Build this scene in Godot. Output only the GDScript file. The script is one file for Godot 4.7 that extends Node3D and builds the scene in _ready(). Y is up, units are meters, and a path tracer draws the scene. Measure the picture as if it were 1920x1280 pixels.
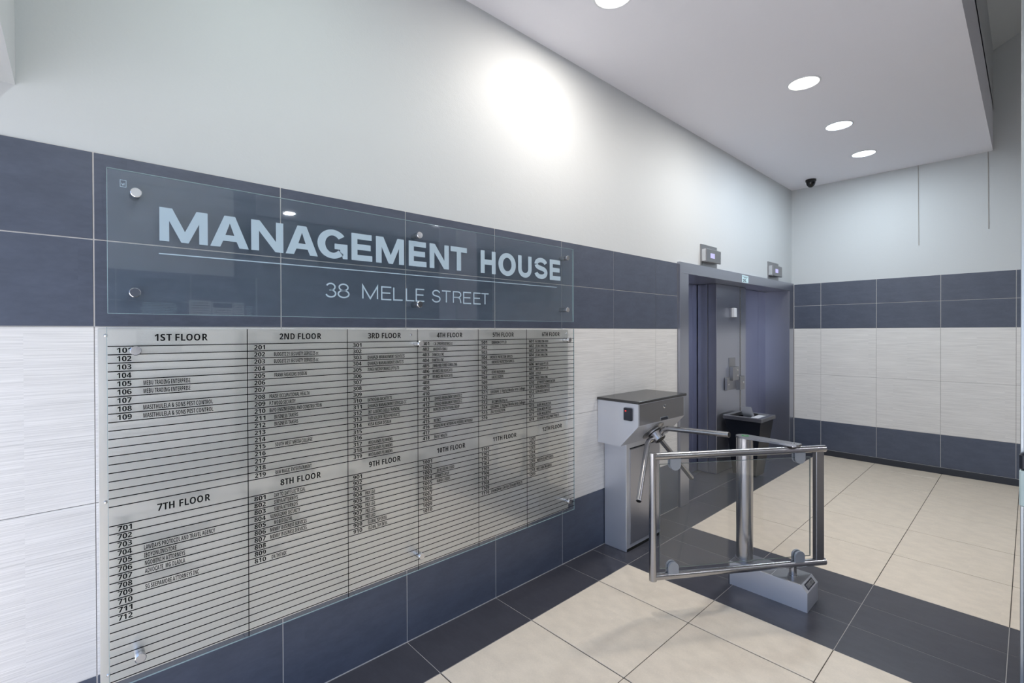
extends Node3D
# Lobby with a glass name sign, a steel tenant directory, two lifts and a tripod turnstile.
# Axes: the sign wall is the plane x = 0 and runs along -z; the far wall is the plane z = ZB; y is up, metres.

const H := 3.469          # dropped ceiling
const ZB := -7.033        # far wall
const XR := 3.85          # wall opposite the sign
const ZF := 0.75          # street front
var used := {}
var cache := {}
var M := {}
var rng := RandomNumberGenerator.new()


func _ready() -> void:
	rng.seed = 7
	_camera_and_light()
	_materials()
	_floor()
	_wall_left()
	_wall_back()
	_other_walls()
	_ceiling()
	_lifts()
	_downlights()
	_sign()
	_directory()
	_turnstile()
	_gate()
	_dustbin()
	_small_things()


# ---------------------------------------------------------------- camera, sky, exposure
func _camera_and_light() -> void:
	var cam := Camera3D.new()
	cam.name = "camera"
	cam.position = Vector3(2.16291, 1.59052, 0.05335)
	cam.rotation = Vector3(-0.00532, 0.82698, -0.00325)
	cam.projection = Camera3D.PROJECTION_FRUSTUM
	cam.near = 0.05
	cam.far = 200.0
	cam.size = 1280.0 / 894.36 * cam.near
	cam.frustum_offset = Vector2(0, -13.05 / 894.36 * cam.near)
	add_child(cam)
	cam.current = true
	var sky_look := ProceduralSkyMaterial.new()
	sky_look.sky_top_color = Color(0.56, 0.69, 0.93)
	sky_look.sky_horizon_color = Color(0.80, 0.88, 0.98)
	sky_look.ground_bottom_color = Color(0.42, 0.42, 0.43)
	sky_look.ground_horizon_color = Color(0.62, 0.64, 0.67)
	sky_look.sky_energy_multiplier = 1.0
	sky_look.ground_energy_multiplier = 1.0
	var sky := Sky.new()
	sky.sky_material = sky_look
	var e := Environment.new()
	e.background_mode = Environment.BG_SKY
	e.sky = sky
	e.background_energy_multiplier = 2.35
	e.tonemap_mode = Environment.TONE_MAPPER_LINEAR
	e.tonemap_exposure = 1.0
	e.sdfgi_enabled = true
	e.ssao_enabled = true
	e.ssil_enabled = true
	# high sun on the street outside; it reaches only the floor right under the entrance beam
	var sun := DirectionalLight3D.new()
	sun.name = "sun"
	sun.light_color = Color(1.0, 0.98, 0.95)
	sun.light_energy = 5.5
	sun.light_angular_distance = 0.5
	sun.shadow_enabled = true
	sun.rotation_degrees = Vector3(-77, 12, 0)
	add_child(sun)
	var w := WorldEnvironment.new()
	w.name = "surroundings"
	w.environment = e
	add_child(w)


# ---------------------------------------------------------------- helpers: nodes
func numbered(called: String) -> String:
	var n: int = used.get(called, 0)
	used[called] = n + 1
	return called if n == 0 else "%s_%03d" % [called, n]


func thing(called: String, label: String, category: String, at := Vector3.ZERO, group := "") -> Node3D:
	var o := Node3D.new()
	o.name = numbered(called)
	add_child(o)
	o.position = at
	o.set_meta("label", label)
	o.set_meta("category", category)
	if group:
		o.set_meta("group", group)
	return o


func structure(called: String, label: String, at := Vector3.ZERO) -> Node3D:
	var o := Node3D.new()
	o.name = numbered(called)
	add_child(o)
	o.position = at
	o.set_meta("kind", "structure")
	o.set_meta("label", label)
	o.set_meta("category", called.get_slice("_", 0))
	return o


func put(called: String, mesh: Mesh, mat: Material, parent: Node3D, at := Vector3.ZERO) -> MeshInstance3D:
	var o := MeshInstance3D.new()
	o.name = called
	o.mesh = mesh
	o.material_override = mat
	o.position = at
	o.cast_shadow = GeometryInstance3D.SHADOW_CASTING_SETTING_ON
	parent.add_child(o, true)
	return o


# commits a SurfaceTool built in world axes as a part of a thing that stands at its own base
func part(called: String, st: SurfaceTool, mat: Material, parent: Node3D, base := Vector3.ZERO) -> MeshInstance3D:
	return put(called, st.commit(), mat, parent, -base)


# ---------------------------------------------------------------- helpers: shapes
func begin() -> SurfaceTool:
	var st := SurfaceTool.new()
	st.begin(Mesh.PRIMITIVE_TRIANGLES)
	return st


func tri(st: SurfaceTool, p: Array, n: Array, uv: Array) -> void:
	var face: Vector3 = (p[1] - p[0]).cross(p[2] - p[0])
	var want: Vector3 = n[0] + n[1] + n[2]
	var order := [0, 1, 2]
	if face.dot(want) > 0.0:
		order = [0, 2, 1]
	for i in order:
		st.set_normal(n[i])
		st.set_uv(uv[i])
		st.add_vertex(p[i])


func flat_uv(p: Vector3, n: Vector3) -> Vector2:
	var a := n.abs()
	if a.x >= a.y and a.x >= a.z:
		return Vector2(p.z, p.y)
	if a.y >= a.z:
		return Vector2(p.x, p.z)
	return Vector2(p.x, p.y)


func face(st: SurfaceTool, pts: Array, outward: Vector3) -> void:
	var n: Vector3 = (pts[1] - pts[0]).cross(pts[2] - pts[0]).normalized()
	if n.dot(outward) < 0.0:
		n = -n
	for i in range(1, pts.size() - 1):
		tri(st, [pts[0], pts[i], pts[i + 1]], [n, n, n], [flat_uv(pts[0], n), flat_uv(pts[i], n), flat_uv(pts[i + 1], n)])


# box from a to b with chamfered edges
func box(st: SurfaceTool, a: Vector3, b: Vector3, c := 0.0) -> void:
	var lo := Vector3(minf(a.x, b.x), minf(a.y, b.y), minf(a.z, b.z))
	var hi := Vector3(maxf(a.x, b.x), maxf(a.y, b.y), maxf(a.z, b.z))
	var m := (lo + hi) * 0.5
	var h := (hi - lo) * 0.5
	c = minf(c, minf(h.x, minf(h.y, h.z)) * 0.9)
	for ax in 3:
		var u := (ax + 1) % 3
		var v := (ax + 2) % 3
		for s in [-1.0, 1.0]:
			var q := []
			for k in [[-1.0, -1.0], [1.0, -1.0], [1.0, 1.0], [-1.0, 1.0]]:
				var p := m
				p[ax] += s * h[ax]
				p[u] += k[0] * (h[u] - c)
				p[v] += k[1] * (h[v] - c)
				q.append(p)
			var n := Vector3.ZERO
			n[ax] = s
			face(st, q, n)
	if c <= 0.0:
		return
	for ax in 3:
		var u := (ax + 1) % 3
		var v := (ax + 2) % 3
		for su in [-1.0, 1.0]:
			for sv in [-1.0, 1.0]:
				var q := []
				for k in [[-1.0, 0.0], [1.0, 0.0], [1.0, 1.0], [-1.0, 1.0]]:
					var p := m
					p[ax] += k[0] * (h[ax] - c)
					p[u] += su * (h[u] - (c if k[1] > 0.5 else 0.0))
					p[v] += sv * (h[v] - (0.0 if k[1] > 0.5 else c))
					q.append(p)
				var n := Vector3.ZERO
				n[u] = su
				n[v] = sv
				face(st, q, n)
	for sx in [-1.0, 1.0]:
		for sy in [-1.0, 1.0]:
			for sz in [-1.0, 1.0]:
				var s := Vector3(sx, sy, sz)
				var q := []
				for ax in 3:
					var p := m
					for k in 3:
						p[k] += s[k] * (h[k] - (0.0 if k == ax else c))
					q.append(p)
				face(st, q, s)


func box_mesh(size: Vector3, c: float, shift := Vector2.ZERO) -> Mesh:
	var key := [size, c, shift]
	if not cache.has(key):
		var st := begin()
		box(st, -size * 0.5, size * 0.5, c)
		var mesh := st.commit()
		if shift != Vector2.ZERO:
			var arr := mesh.surface_get_arrays(0)
			var uv: PackedVector2Array = arr[Mesh.ARRAY_TEX_UV]
			for i in uv.size():
				uv[i] += shift
			arr[Mesh.ARRAY_TEX_UV] = uv
			mesh = ArrayMesh.new()
			mesh.add_surface_from_arrays(Mesh.PRIMITIVE_TRIANGLES, arr)
		cache[key] = mesh
	return cache[key]


func slab(called: String, a: Vector3, b: Vector3, mat: Material, parent: Node3D, c := 0.0, base := Vector3.ZERO) -> MeshInstance3D:
	var st := begin()
	box(st, a, b, c)
	return part(called, st, mat, parent, base)


# round bar along a path
func tube(st: SurfaceTool, path: Array, r: float, seg := 20, caps := true) -> void:
	var rings := []
	var side := Vector3.ZERO
	for i in path.size():
		var d: Vector3
		if i == 0:
			d = path[1] - path[0]
		elif i == path.size() - 1:
			d = path[i] - path[i - 1]
		else:
			d = (path[i + 1] - path[i]).normalized() + (path[i] - path[i - 1]).normalized()
		d = d.normalized()
		if i == 0:
			side = d.cross(Vector3.UP if absf(d.y) < 0.9 else Vector3.RIGHT).normalized()
		else:
			side = (side - d * side.dot(d)).normalized()
		var other := d.cross(side)
		var stretch := 1.0
		if i > 0 and i < path.size() - 1:
			stretch = 1.0 / maxf(0.5, d.dot((path[i] - path[i - 1]).normalized()))
		var bend := Vector3.ZERO
		if i > 0 and i < path.size() - 1:
			bend = ((path[i + 1] - path[i]).normalized() - (path[i] - path[i - 1]).normalized())
			bend = bend.normalized() if bend.length() > 0.001 else Vector3.ZERO
		var ring := []
		for k in seg:
			var t := TAU * k / seg
			var n := side * cos(t) + other * sin(t)
			var off := n
			if stretch > 1.0 and bend != Vector3.ZERO:
				off = n + bend * (n.dot(bend) * (stretch - 1.0))
			ring.append([path[i] + off * r, n])
		rings.append(ring)
	for i in path.size() - 1:
		for k in seg:
			var j := (k + 1) % seg
			var a: Array = rings[i][k]
			var b: Array = rings[i][j]
			var c: Array = rings[i + 1][j]
			var d: Array = rings[i + 1][k]
			var uv := [Vector2(float(k) / seg, i), Vector2(float(k + 1) / seg, i), Vector2(float(k + 1) / seg, i + 1), Vector2(float(k) / seg, i + 1)]
			tri(st, [a[0], b[0], c[0]], [a[1], b[1], c[1]], [uv[0], uv[1], uv[2]])
			tri(st, [a[0], c[0], d[0]], [a[1], c[1], d[1]], [uv[0], uv[2], uv[3]])
	if caps:
		for e in [[0, path[0] - path[1]], [path.size() - 1, path[-1] - path[-2]]]:
			var pts := []
			for k in seg:
				pts.append(rings[e[0]][k][0])
			face(st, pts, e[1])


# turned shape: profile of Vector2(radius, height along axis), around an axis from "at"
func lathe(st: SurfaceTool, at: Vector3, axis: Vector3, prof: Array, seg := 24) -> void:
	axis = axis.normalized()
	var sx := axis.cross(Vector3.UP if absf(axis.y) < 0.9 else Vector3.RIGHT).normalized()
	var sy := axis.cross(sx)
	for i in prof.size() - 1:
		var p: Vector2 = prof[i]
		var q: Vector2 = prof[i + 1]
		var d := q - p
		for k in seg:
			var t0 := TAU * k / seg
			var t1 := TAU * (k + 1) / seg
			var r0 := sx * cos(t0) + sy * sin(t0)
			var r1 := sx * cos(t1) + sy * sin(t1)
			var n0 := (r0 * d.y - axis * d.x).normalized()
			var n1 := (r1 * d.y - axis * d.x).normalized()
			var a := at + axis * p.y + r0 * p.x
			var b := at + axis * p.y + r1 * p.x
			var c := at + axis * q.y + r1 * q.x
			var e := at + axis * q.y + r0 * q.x
			if p.x > 0.00001:
				tri(st, [a, b, c], [n0, n1, n1], [Vector2(0, 0), Vector2(1, 0), Vector2(1, 1)])
			if q.x > 0.00001:
				tri(st, [a, c, e], [n0, n1, n0], [Vector2(0, 0), Vector2(1, 1), Vector2(0, 1)])


# polygon (Vector2 list) swept along "deep"; ex and ey carry the polygon's axes
func prism(st: SurfaceTool, poly: Array, at: Vector3, ex: Vector3, ey: Vector3, deep: Vector3) -> void:
	var pv := PackedVector2Array(poly)
	var idx := Geometry2D.triangulate_polygon(pv)
	var mid := Vector2.ZERO
	for p in poly:
		mid += p
	mid /= poly.size()
	var n := deep.normalized()
	for t in range(0, idx.size(), 3):
		for e in [[Vector3.ZERO, -n], [deep, n]]:
			var q := []
			for k in 3:
				var v: Vector2 = pv[idx[t + k]]
				q.append(at + ex * v.x + ey * v.y + e[0])
			face(st, q, e[1])
	var cw := Geometry2D.is_polygon_clockwise(pv)
	for i in poly.size():
		var a: Vector2 = poly[i]
		var b: Vector2 = poly[(i + 1) % poly.size()]
		var o := Vector2(b.y - a.y, a.x - b.x) * (-1.0 if cw else 1.0)
		var pa := at + ex * a.x + ey * a.y
		var pb := at + ex * b.x + ey * b.y
		face(st, [pa, pb, pb + deep, pa + deep], ex * o.x + ey * o.y)


# ---------------------------------------------------------------- materials
func mat(c: Color, rough: float, metal := 0.0, spec := 0.5) -> StandardMaterial3D:
	var m := StandardMaterial3D.new()
	m.albedo_color = c
	m.roughness = rough
	m.metallic = metal
	m.metallic_specular = spec
	return m


func glass(c: Color, alpha: float, rough := 0.02) -> StandardMaterial3D:
	var m := mat(Color(c.r, c.g, c.b, alpha), rough)
	m.transparency = BaseMaterial3D.TRANSPARENCY_ALPHA
	return m


# grey-scale picture: sum of noise layers [frequency across, frequency down, strength]; bright = middle value
func picture(size: int, sd: int, layers: Array, mid: float, tint := Color(1, 1, 1), grain := 0.0) -> ImageTexture:
	var im := Image.create(size, size, false, Image.FORMAT_RGB8)
	var ns := []
	for i in layers.size():
		var f := FastNoiseLite.new()
		f.seed = sd + i * 17
		f.noise_type = FastNoiseLite.TYPE_SIMPLEX_SMOOTH
		f.fractal_type = FastNoiseLite.FRACTAL_FBM
		f.fractal_octaves = 3
		f.frequency = 1.0
		ns.append(f)
	var g := RandomNumberGenerator.new()
	g.seed = sd
	for y in size:
		for x in size:
			var v := mid
			for i in layers.size():
				v += ns[i].get_noise_2d(x * layers[i][0] / size, y * layers[i][1] / size) * layers[i][2]
			if grain > 0.0:
				v += (g.randf() - 0.5) * grain
			im.set_pixel(x, y, Color(clampf(v * tint.r, 0, 1), clampf(v * tint.g, 0, 1), clampf(v * tint.b, 0, 1)))
	im.generate_mipmaps()
	return ImageTexture.create_from_image(im)


func with_picture(m: StandardMaterial3D, t: Texture2D, metres: float) -> StandardMaterial3D:
	m.albedo_texture = t
	m.uv1_scale = Vector3(1.0 / metres, 1.0 / metres, 1.0)
	return m


func with_relief(m: StandardMaterial3D, t: Texture2D, metres: float, cm: float) -> StandardMaterial3D:
	m.heightmap_enabled = true
	m.heightmap_texture = t
	m.heightmap_scale = cm
	m.uv1_scale = Vector3(1.0 / metres, 1.0 / metres, 1.0)
	return m


func _materials() -> void:
	var streak := picture(512, 11, [[0.7, 150.0, 0.09], [2.0, 330.0, 0.08], [1.0, 3.0, 0.02]], 0.955)
	var streak_deep := picture(512, 23, [[0.7, 150.0, 0.45], [2.0, 330.0, 0.4]], 0.5)
	var slate := picture(512, 31, [[3.0, 9.0, 0.055], [16.0, 40.0, 0.03]], 0.88, Color(1, 1, 1), 0.02)
	var stone := picture(512, 41, [[4.0, 6.0, 0.035], [40.0, 60.0, 0.02]], 0.95, Color(1, 1, 1), 0.02)
	var speck := picture(256, 51, [[60.0, 60.0, 0.5]], 0.45, Color(1, 1, 1), 0.75)
	var trowel := picture(512, 61, [[10.0, 14.0, 0.4], [60.0, 80.0, 0.3]], 0.5)
	var brushed := picture(512, 71, [[240.0, 2.0, 0.07]], 0.92)
	M.paint = with_relief(mat(Color(0.765, 0.78, 0.79), 0.55, 0.0, 0.35), trowel, 0.8, 0.05)
	M.ceiling = with_relief(mat(Color(0.91, 0.91, 0.94), 0.7, 0.0, 0.3), trowel, 0.8, 0.04)
	M.light_tile = with_relief(with_picture(mat(Color(0.90, 0.893, 0.885), 0.38), streak, 0.6), streak_deep, 0.6, 0.018)
	M.dark_tile = with_picture(mat(Color(0.345, 0.375, 0.445), 0.38), slate, 0.6)
	M.floor_beige = with_picture(mat(Color(0.91, 0.86, 0.79), 0.30), stone, 0.6)
	M.floor_dark = with_picture(mat(Color(0.30, 0.30, 0.33), 0.30), slate, 0.6)
	M.grout_white = mat(Color(0.80, 0.79, 0.78), 0.85)
	M.grout_shaded = mat(Color(0.52, 0.50, 0.49), 0.85)  # grout darkened to paint in the shadow of the pale tile joints
	M.floor_grout = mat(Color(0.66, 0.65, 0.64), 0.85)
	M.grout_dark = mat(Color(0.25, 0.22, 0.20), 0.9)
	M.passage = mat(Color(0.34, 0.35, 0.37), 0.6)  # dark colour stands in for a dim passage mirrored in the sign
	M.skirting = mat(Color(0.16, 0.17, 0.20), 0.4)
	M.steel = mat(Color(0.68, 0.69, 0.73), 0.34, 0.9)
	M.steel.roughness_texture = brushed
	M.steel.roughness = 0.34
	M.steel.uv1_scale = Vector3(2.5, 2.5, 1)
	M.satin_sheet = mat(Color(0.82, 0.83, 0.86), 0.42, 0.68)
	M.tube = mat(Color(0.72, 0.72, 0.73), 0.22, 1.0)
	M.satin = mat(Color(0.62, 0.62, 0.63), 0.36, 1.0)
	M.dark_steel = mat(Color(0.58, 0.59, 0.68), 0.30, 0.95)
	M.chrome = mat(Color(0.86, 0.86, 0.87), 0.10, 1.0)
	M.board = mat(Color(0.93, 0.93, 0.915), 0.34, 0.82)
	M.board.roughness_texture = brushed
	M.board.uv1_scale = Vector3(2.0, 2.0, 1)
	M.granite = with_picture(mat(Color(0.42, 0.42, 0.43), 0.22), speck, 0.12)
	M.black = mat(Color(0.02, 0.02, 0.025), 0.35)
	M.gap = mat(Color(0.012, 0.012, 0.014), 0.8)
	M.ink = mat(Color(0.012, 0.012, 0.018), 0.6, 0.0, 0.3)
	M.sign_glass = glass(Color(0.42, 0.60, 0.68), 0.04)
	M.sheet = glass(Color(0.75, 0.80, 0.80), 0.03)
	M.gate_glass = glass(Color(0.60, 0.66, 0.64), 0.02)
	M.glass_edge = mat(Color(0.56, 0.65, 0.67), 0.15)
	M.gate_edge = mat(Color(0.45, 0.48, 0.46), 0.15)
	M.frost = mat(Color(0.68, 0.76, 0.82, 0.86), 0.8)
	M.frost.transparency = BaseMaterial3D.TRANSPARENCY_ALPHA
	M.clip = mat(Color(0.64, 0.66, 0.69), 0.45, 0.45)
	M.navy = mat(Color(0.035, 0.06, 0.11), 0.42)
	M.reader = mat(Color(0.10, 0.12, 0.17), 0.35)
	M.white_plastic = mat(Color(0.85, 0.86, 0.88), 0.35)
	M.paper = mat(Color(0.80, 0.90, 0.93), 0.7)
	M.white_paper = mat(Color(0.85, 0.85, 0.84), 0.8)
	M.green = mat(Color(0.16, 0.55, 0.24), 0.5)
	M.pavement = mat(Color(0.66, 0.66, 0.66), 0.9)
	M.alu = mat(Color(0.74, 0.76, 0.77), 0.35, 0.8)
	M.pillar = mat(Color(0.70, 0.69, 0.73), 0.5)
	M.lamp = mat(Color(1, 1, 1), 0.6)
	M.lamp.emission_enabled = true
	M.lamp.emission = Color(1.0, 0.98, 0.95)
	M.lamp.emission_energy_multiplier = 4.0
	M.screen = mat(Color(0.2, 0.2, 0.3), 0.3)
	M.screen.emission_enabled = true
	M.screen.emission = Color(0.80, 0.78, 1.0)
	M.screen.emission_energy_multiplier = 0.9
	M.led = mat(Color(0.5, 0.05, 0.05), 0.3)
	M.led.emission_enabled = true
	M.led.emission = Color(1.0, 0.25, 0.22)
	M.led.emission_energy_multiplier = 1.5


# ---------------------------------------------------------------- floor
func _floor() -> void:
	var f := structure("floor", "floor of cream tiles with charcoal borders and a charcoal cross band")
	slab("slab", Vector3(-0.5, -0.25, -7.3), Vector3(7.0, -0.012, 0.95), M.grout_dark, f)
	slab("grout_bed", Vector3(-0.45, -0.012, ZB), Vector3(0.3, -0.0012, ZF), M.floor_grout, f)
	slab("grout_bed", Vector3(0.3, -0.012, -3.63), Vector3(6.3, -0.0012, -2.73), M.floor_grout, f)
	slab("grout_bed", Vector3(0.3, -0.012, -2.73), Vector3(6.3, -0.003, ZF), M.grout_dark, f)
	slab("grout_bed", Vector3(0.3, -0.012, ZB), Vector3(6.3, -0.003, -3.63), M.grout_dark, f)
	var near := [ZF, 0.6, 0.0, -0.6, -1.2, -1.8, -2.41, -2.73]
	var band := [-2.73, -3.03, -3.32, -3.63]
	var far := [-3.63, -4.235, -4.85, -5.475, -6.11, -6.75, ZB]
	var xs := [0.3, 0.9, 1.5, 2.09, 2.69, 3.29, 3.85]
	for i in near.size() - 1:
		floor_tile(f, 0.0, 0.3, near[i], near[i + 1], true)
	for i in band.size() - 1:
		floor_tile(f, 0.0, 0.3, band[i], band[i + 1], true)
	for i in far.size() - 1:
		floor_tile(f, 0.0, 0.3, far[i], far[i + 1], true)
	for z in [[-4.0, -4.235], [-4.235, -4.85], [-4.85, -5.475], [-5.475, -6.11], [-6.11, -6.75], [-6.75, -7.0]]:
		floor_tile(f, -0.44, 0.0, z[0], z[1], true)
	for k in xs.size() - 1:
		for i in near.size() - 1:
			floor_tile(f, xs[k], xs[k + 1], near[i], near[i + 1], false)
		for i in band.size() - 1:
			floor_tile(f, xs[k], xs[k + 1], band[i], band[i + 1], true)
		for i in far.size() - 1:
			floor_tile(f, xs[k], xs[k + 1], far[i], far[i + 1], false)
	slab("side_floor", Vector3(3.85, -0.012, ZB), Vector3(6.3, 0.0, -1.47), M.floor_beige, f)
	var g := structure("ground", "grey concrete pavement outside the street front")
	slab("pavement", Vector3(-12, -0.3, 0.95), Vector3(16, -0.05, 16), M.pavement, g)


func floor_tile(f: Node3D, x0: float, x1: float, z0: float, z1: float, dark: bool) -> void:
	var gap := 0.0030 if dark else 0.0038
	var size := Vector3(snappedf(x1 - x0 - gap, 0.0001), 0.01, snappedf(z0 - z1 - gap - (0.0 if dark else 0.0022), 0.0001))
	var shift := Vector2(rng.randi_range(0, 3) * 0.17, rng.randi_range(0, 3) * 0.23)
	put("tile", box_mesh(size, 0.0009, shift), M.floor_dark if dark else M.floor_beige, f, Vector3((x0 + x1) / 2, -0.005 + rng.randf_range(-0.0002, 0.0002), (z0 + z1) / 2))


# ---------------------------------------------------------------- walls
func wall_tile(w: Node3D, at: Vector3, along_x: bool, width: float, height: float, dark: bool) -> void:
	var gap := 0.0042 if dark else 0.0022
	var ww := snappedf(width - gap, 0.0001)
	var hh := snappedf(height - gap, 0.0001)
	var size := Vector3(ww, hh, 0.008) if along_x else Vector3(0.008, hh, ww)
	var shift := Vector2(rng.randi_range(0, 3) * 0.13, rng.randi_range(0, 3) * 0.19)
	put("tile", box_mesh(size, 0.0008, shift), M.dark_tile if dark else M.light_tile, w, at)


func tile_rows(w: Node3D, along_x: bool, plane: float, inward: float, cols: Array, rows: Array) -> void:
	for r in rows:
		for k in cols.size() - 1:
			var c: float = (cols[k] + cols[k + 1]) / 2.0
			var wd: float = absf(cols[k + 1] - cols[k])
			if wd < 0.02:
				continue
			var y: float = (r[0] + r[1]) / 2.0
			var p := plane - inward * 0.004
			wall_tile(w, Vector3(c, y, p) if along_x else Vector3(p, y, c), along_x, wd, r[1] - r[0], r[2])


func _wall_left() -> void:
	var w := structure("wall_left", "sign wall: white paint above charcoal and pale ribbed tiles")
	slab("plaster", Vector3(-0.6, 2.209, ZF + 0.2), Vector3(-0.005, 3.9, ZB - 0.2), M.paint, w)
	slab("grout_bed", Vector3(-0.6, 1.613, ZF + 0.2), Vector3(-0.0025, 2.209, -3.98), M.grout_white, w)
	slab("grout_bed", Vector3(-0.6, 0.419, ZF + 0.2), Vector3(-0.0025, 1.613, -3.98), M.grout_shaded, w)
	slab("grout_bed", Vector3(-0.6, -0.1, ZF + 0.2), Vector3(-0.0025, 0.419, -3.98), M.grout_white, w)
	var cols := [ZF, 0.6, 0.0, -0.6, -1.2, -1.8, -2.4, -3.0, -3.6, -3.972]
	tile_rows(w, false, 0.0, 1.0, cols, [[0.002, 0.419, true], [0.419, 1.011, false], [1.011, 1.613, false], [1.613, 1.9105, true], [1.9105, 2.209, true]])
	# downstand beam over the entrance
	var b := structure("trim_1", "white downstand beam over the street entrance")
	slab("beam", Vector3(-0.1, 2.374, 0.183), Vector3(XR + 0.1, 3.9, ZF + 0.2), M.paint, b)


func _wall_back() -> void:
	var w := structure("wall_back", "far wall: white paint above charcoal and pale ribbed tiles")
	slab("plaster", Vector3(-0.1, 2.21, ZB - 0.25), Vector3(6.6, 5.6, ZB - 0.005), M.paint, w)
	slab("grout_bed", Vector3(-0.1, 1.622, ZB - 0.25), Vector3(6.6, 2.21, ZB - 0.0025), M.grout_white, w)
	slab("grout_bed", Vector3(-0.1, 0.436, ZB - 0.25), Vector3(6.6, 1.622, ZB - 0.0025), M.grout_shaded, w)
	slab("grout_bed", Vector3(-0.1, -0.1, ZB - 0.25), Vector3(6.6, 0.436, ZB - 0.0025), M.grout_white, w)
	var cols := [0.026]
	for k in 6:
		cols.append(0.335 + 0.5766 * k)
	cols.append(3.85)
	tile_rows(w, true, ZB, 1.0, cols, [[0.072, 0.436, true], [0.436, 1.029, false], [1.029, 1.622, false], [1.622, 1.921, true], [1.921, 2.21, true]])
	# old cables painted over, running up to the ceiling
	for c in [[1.295, 2.56, H], [1.858, 2.66, H + 0.05]]:
		var st := begin()
		tube(st, [Vector3(c[0] + 0.006, c[1], ZB - 0.002), Vector3(c[0], c[2], ZB - 0.002)], 0.0035, 10)
		part("cable", st, M.floor_grout, w)
	var s := structure("baseboard_back", "black skirting along the far wall")
	slab("skirting", Vector3(0.026, 0, ZB - 0.01), Vector3(6.3, 0.07, ZB + 0.012), M.skirting, s, 0.002)


func _other_walls() -> void:
	var w := structure("wall_right", "wall opposite the sign, tiled like it")
	slab("plaster", Vector3(XR + 0.005, 2.209, ZF + 0.2), Vector3(XR + 0.25, 3.9, -1.47), M.paint, w)
	slab("grout_bed", Vector3(XR + 0.003, -0.1, ZF + 0.2), Vector3(XR + 0.25, 2.209, -1.47), M.grout_white, w)
	tile_rows(w, false, XR, -1.0, [ZF, 0.35, -0.25, -0.85, -1.465], [[0.002, 0.419, true], [0.419, 1.011, false], [1.011, 1.613, false], [1.613, 1.9105, true], [1.9105, 2.209, true]])
	slab("corner_trim", Vector3(XR - 0.004, 0.0, -1.465), Vector3(XR + 0.25, 2.209, -1.478), M.alu, w)
	var f := structure("wall_front", "street front around the entrance opening")
	slab("pier", Vector3(-0.1, -0.1, ZF), Vector3(0.12, 2.4, ZF + 0.2), M.paint, f)
	slab("pier", Vector3(XR - 0.12, -0.1, ZF), Vector3(XR + 0.1, 2.4, ZF + 0.2), M.paint, f)
	var s := structure("wall_side", "grey walls painted dark to look dim, closing the passage beside the lobby")
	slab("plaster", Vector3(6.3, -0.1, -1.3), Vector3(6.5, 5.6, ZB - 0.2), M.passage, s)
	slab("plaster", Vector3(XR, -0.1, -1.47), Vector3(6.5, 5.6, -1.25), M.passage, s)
	slab("plaster", Vector3(1.7, 3.9, -1.47), Vector3(6.5, 5.6, -1.25), M.paint, s)
	slab("plaster", Vector3(1.7, 3.9, -1.25), Vector3(1.895, 5.6, ZB - 0.2), M.paint, s)
	slab("pale_tiling", Vector3(6.285, 0.42, -1.48), Vector3(6.31, 1.613, ZB), M.light_tile, s)
	slab("pale_tiling", Vector3(XR + 0.26, 0.42, -1.485), Vector3(6.3, 1.613, -1.46), M.light_tile, s)
	var p := structure("wall_pillar", "grey pillar with a pale edge strip beside the lobby")
	slab("shaft", Vector3(2.145, -0.05, -3.29), Vector3(2.47, 3.05, -3.0), M.pillar, p, 0.004)
	slab("capital", Vector3(2.14, 3.05, -3.3), Vector3(2.48, 4.7, -2.99), M.paint, p, 0.004)
	slab("edge_strip", Vector3(2.134, 0.0, -3.02), Vector3(2.146, 3.05, -2.995), M.alu, p, 0.002)


func _ceiling() -> void:
	var c := structure("ceiling", "white dropped plaster ceiling with round downlights")
	slab("plaster", Vector3(-0.1, H, ZF + 0.1), Vector3(XR + 0.1, 3.95, -1.47), M.ceiling, c)
	slab("plaster", Vector3(-0.1, H, -1.47), Vector3(1.895, 3.95, ZB - 0.1), M.ceiling, c)
	slab("plaster", Vector3(1.6, 5.5, -1.2), Vector3(6.6, 5.7, ZB - 0.2), M.ceiling, c)
	slab("plaster", Vector3(XR - 0.1, H, -1.47), Vector3(6.5, 3.95, ZB - 0.1), M.ceiling, c)
	# underside of a stair that climbs to the right behind the dropped ceiling
	var st := begin()
	prism(st, [Vector2(1.895, 4.51), Vector2(3.7, 5.47), Vector2(3.7, 5.75), Vector2(1.895, 4.8)], Vector3(0, 0, ZB), Vector3.RIGHT, Vector3.UP, Vector3(0, 0, 1.3))
	part("stair_soffit", st, M.paint, c)


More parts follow.
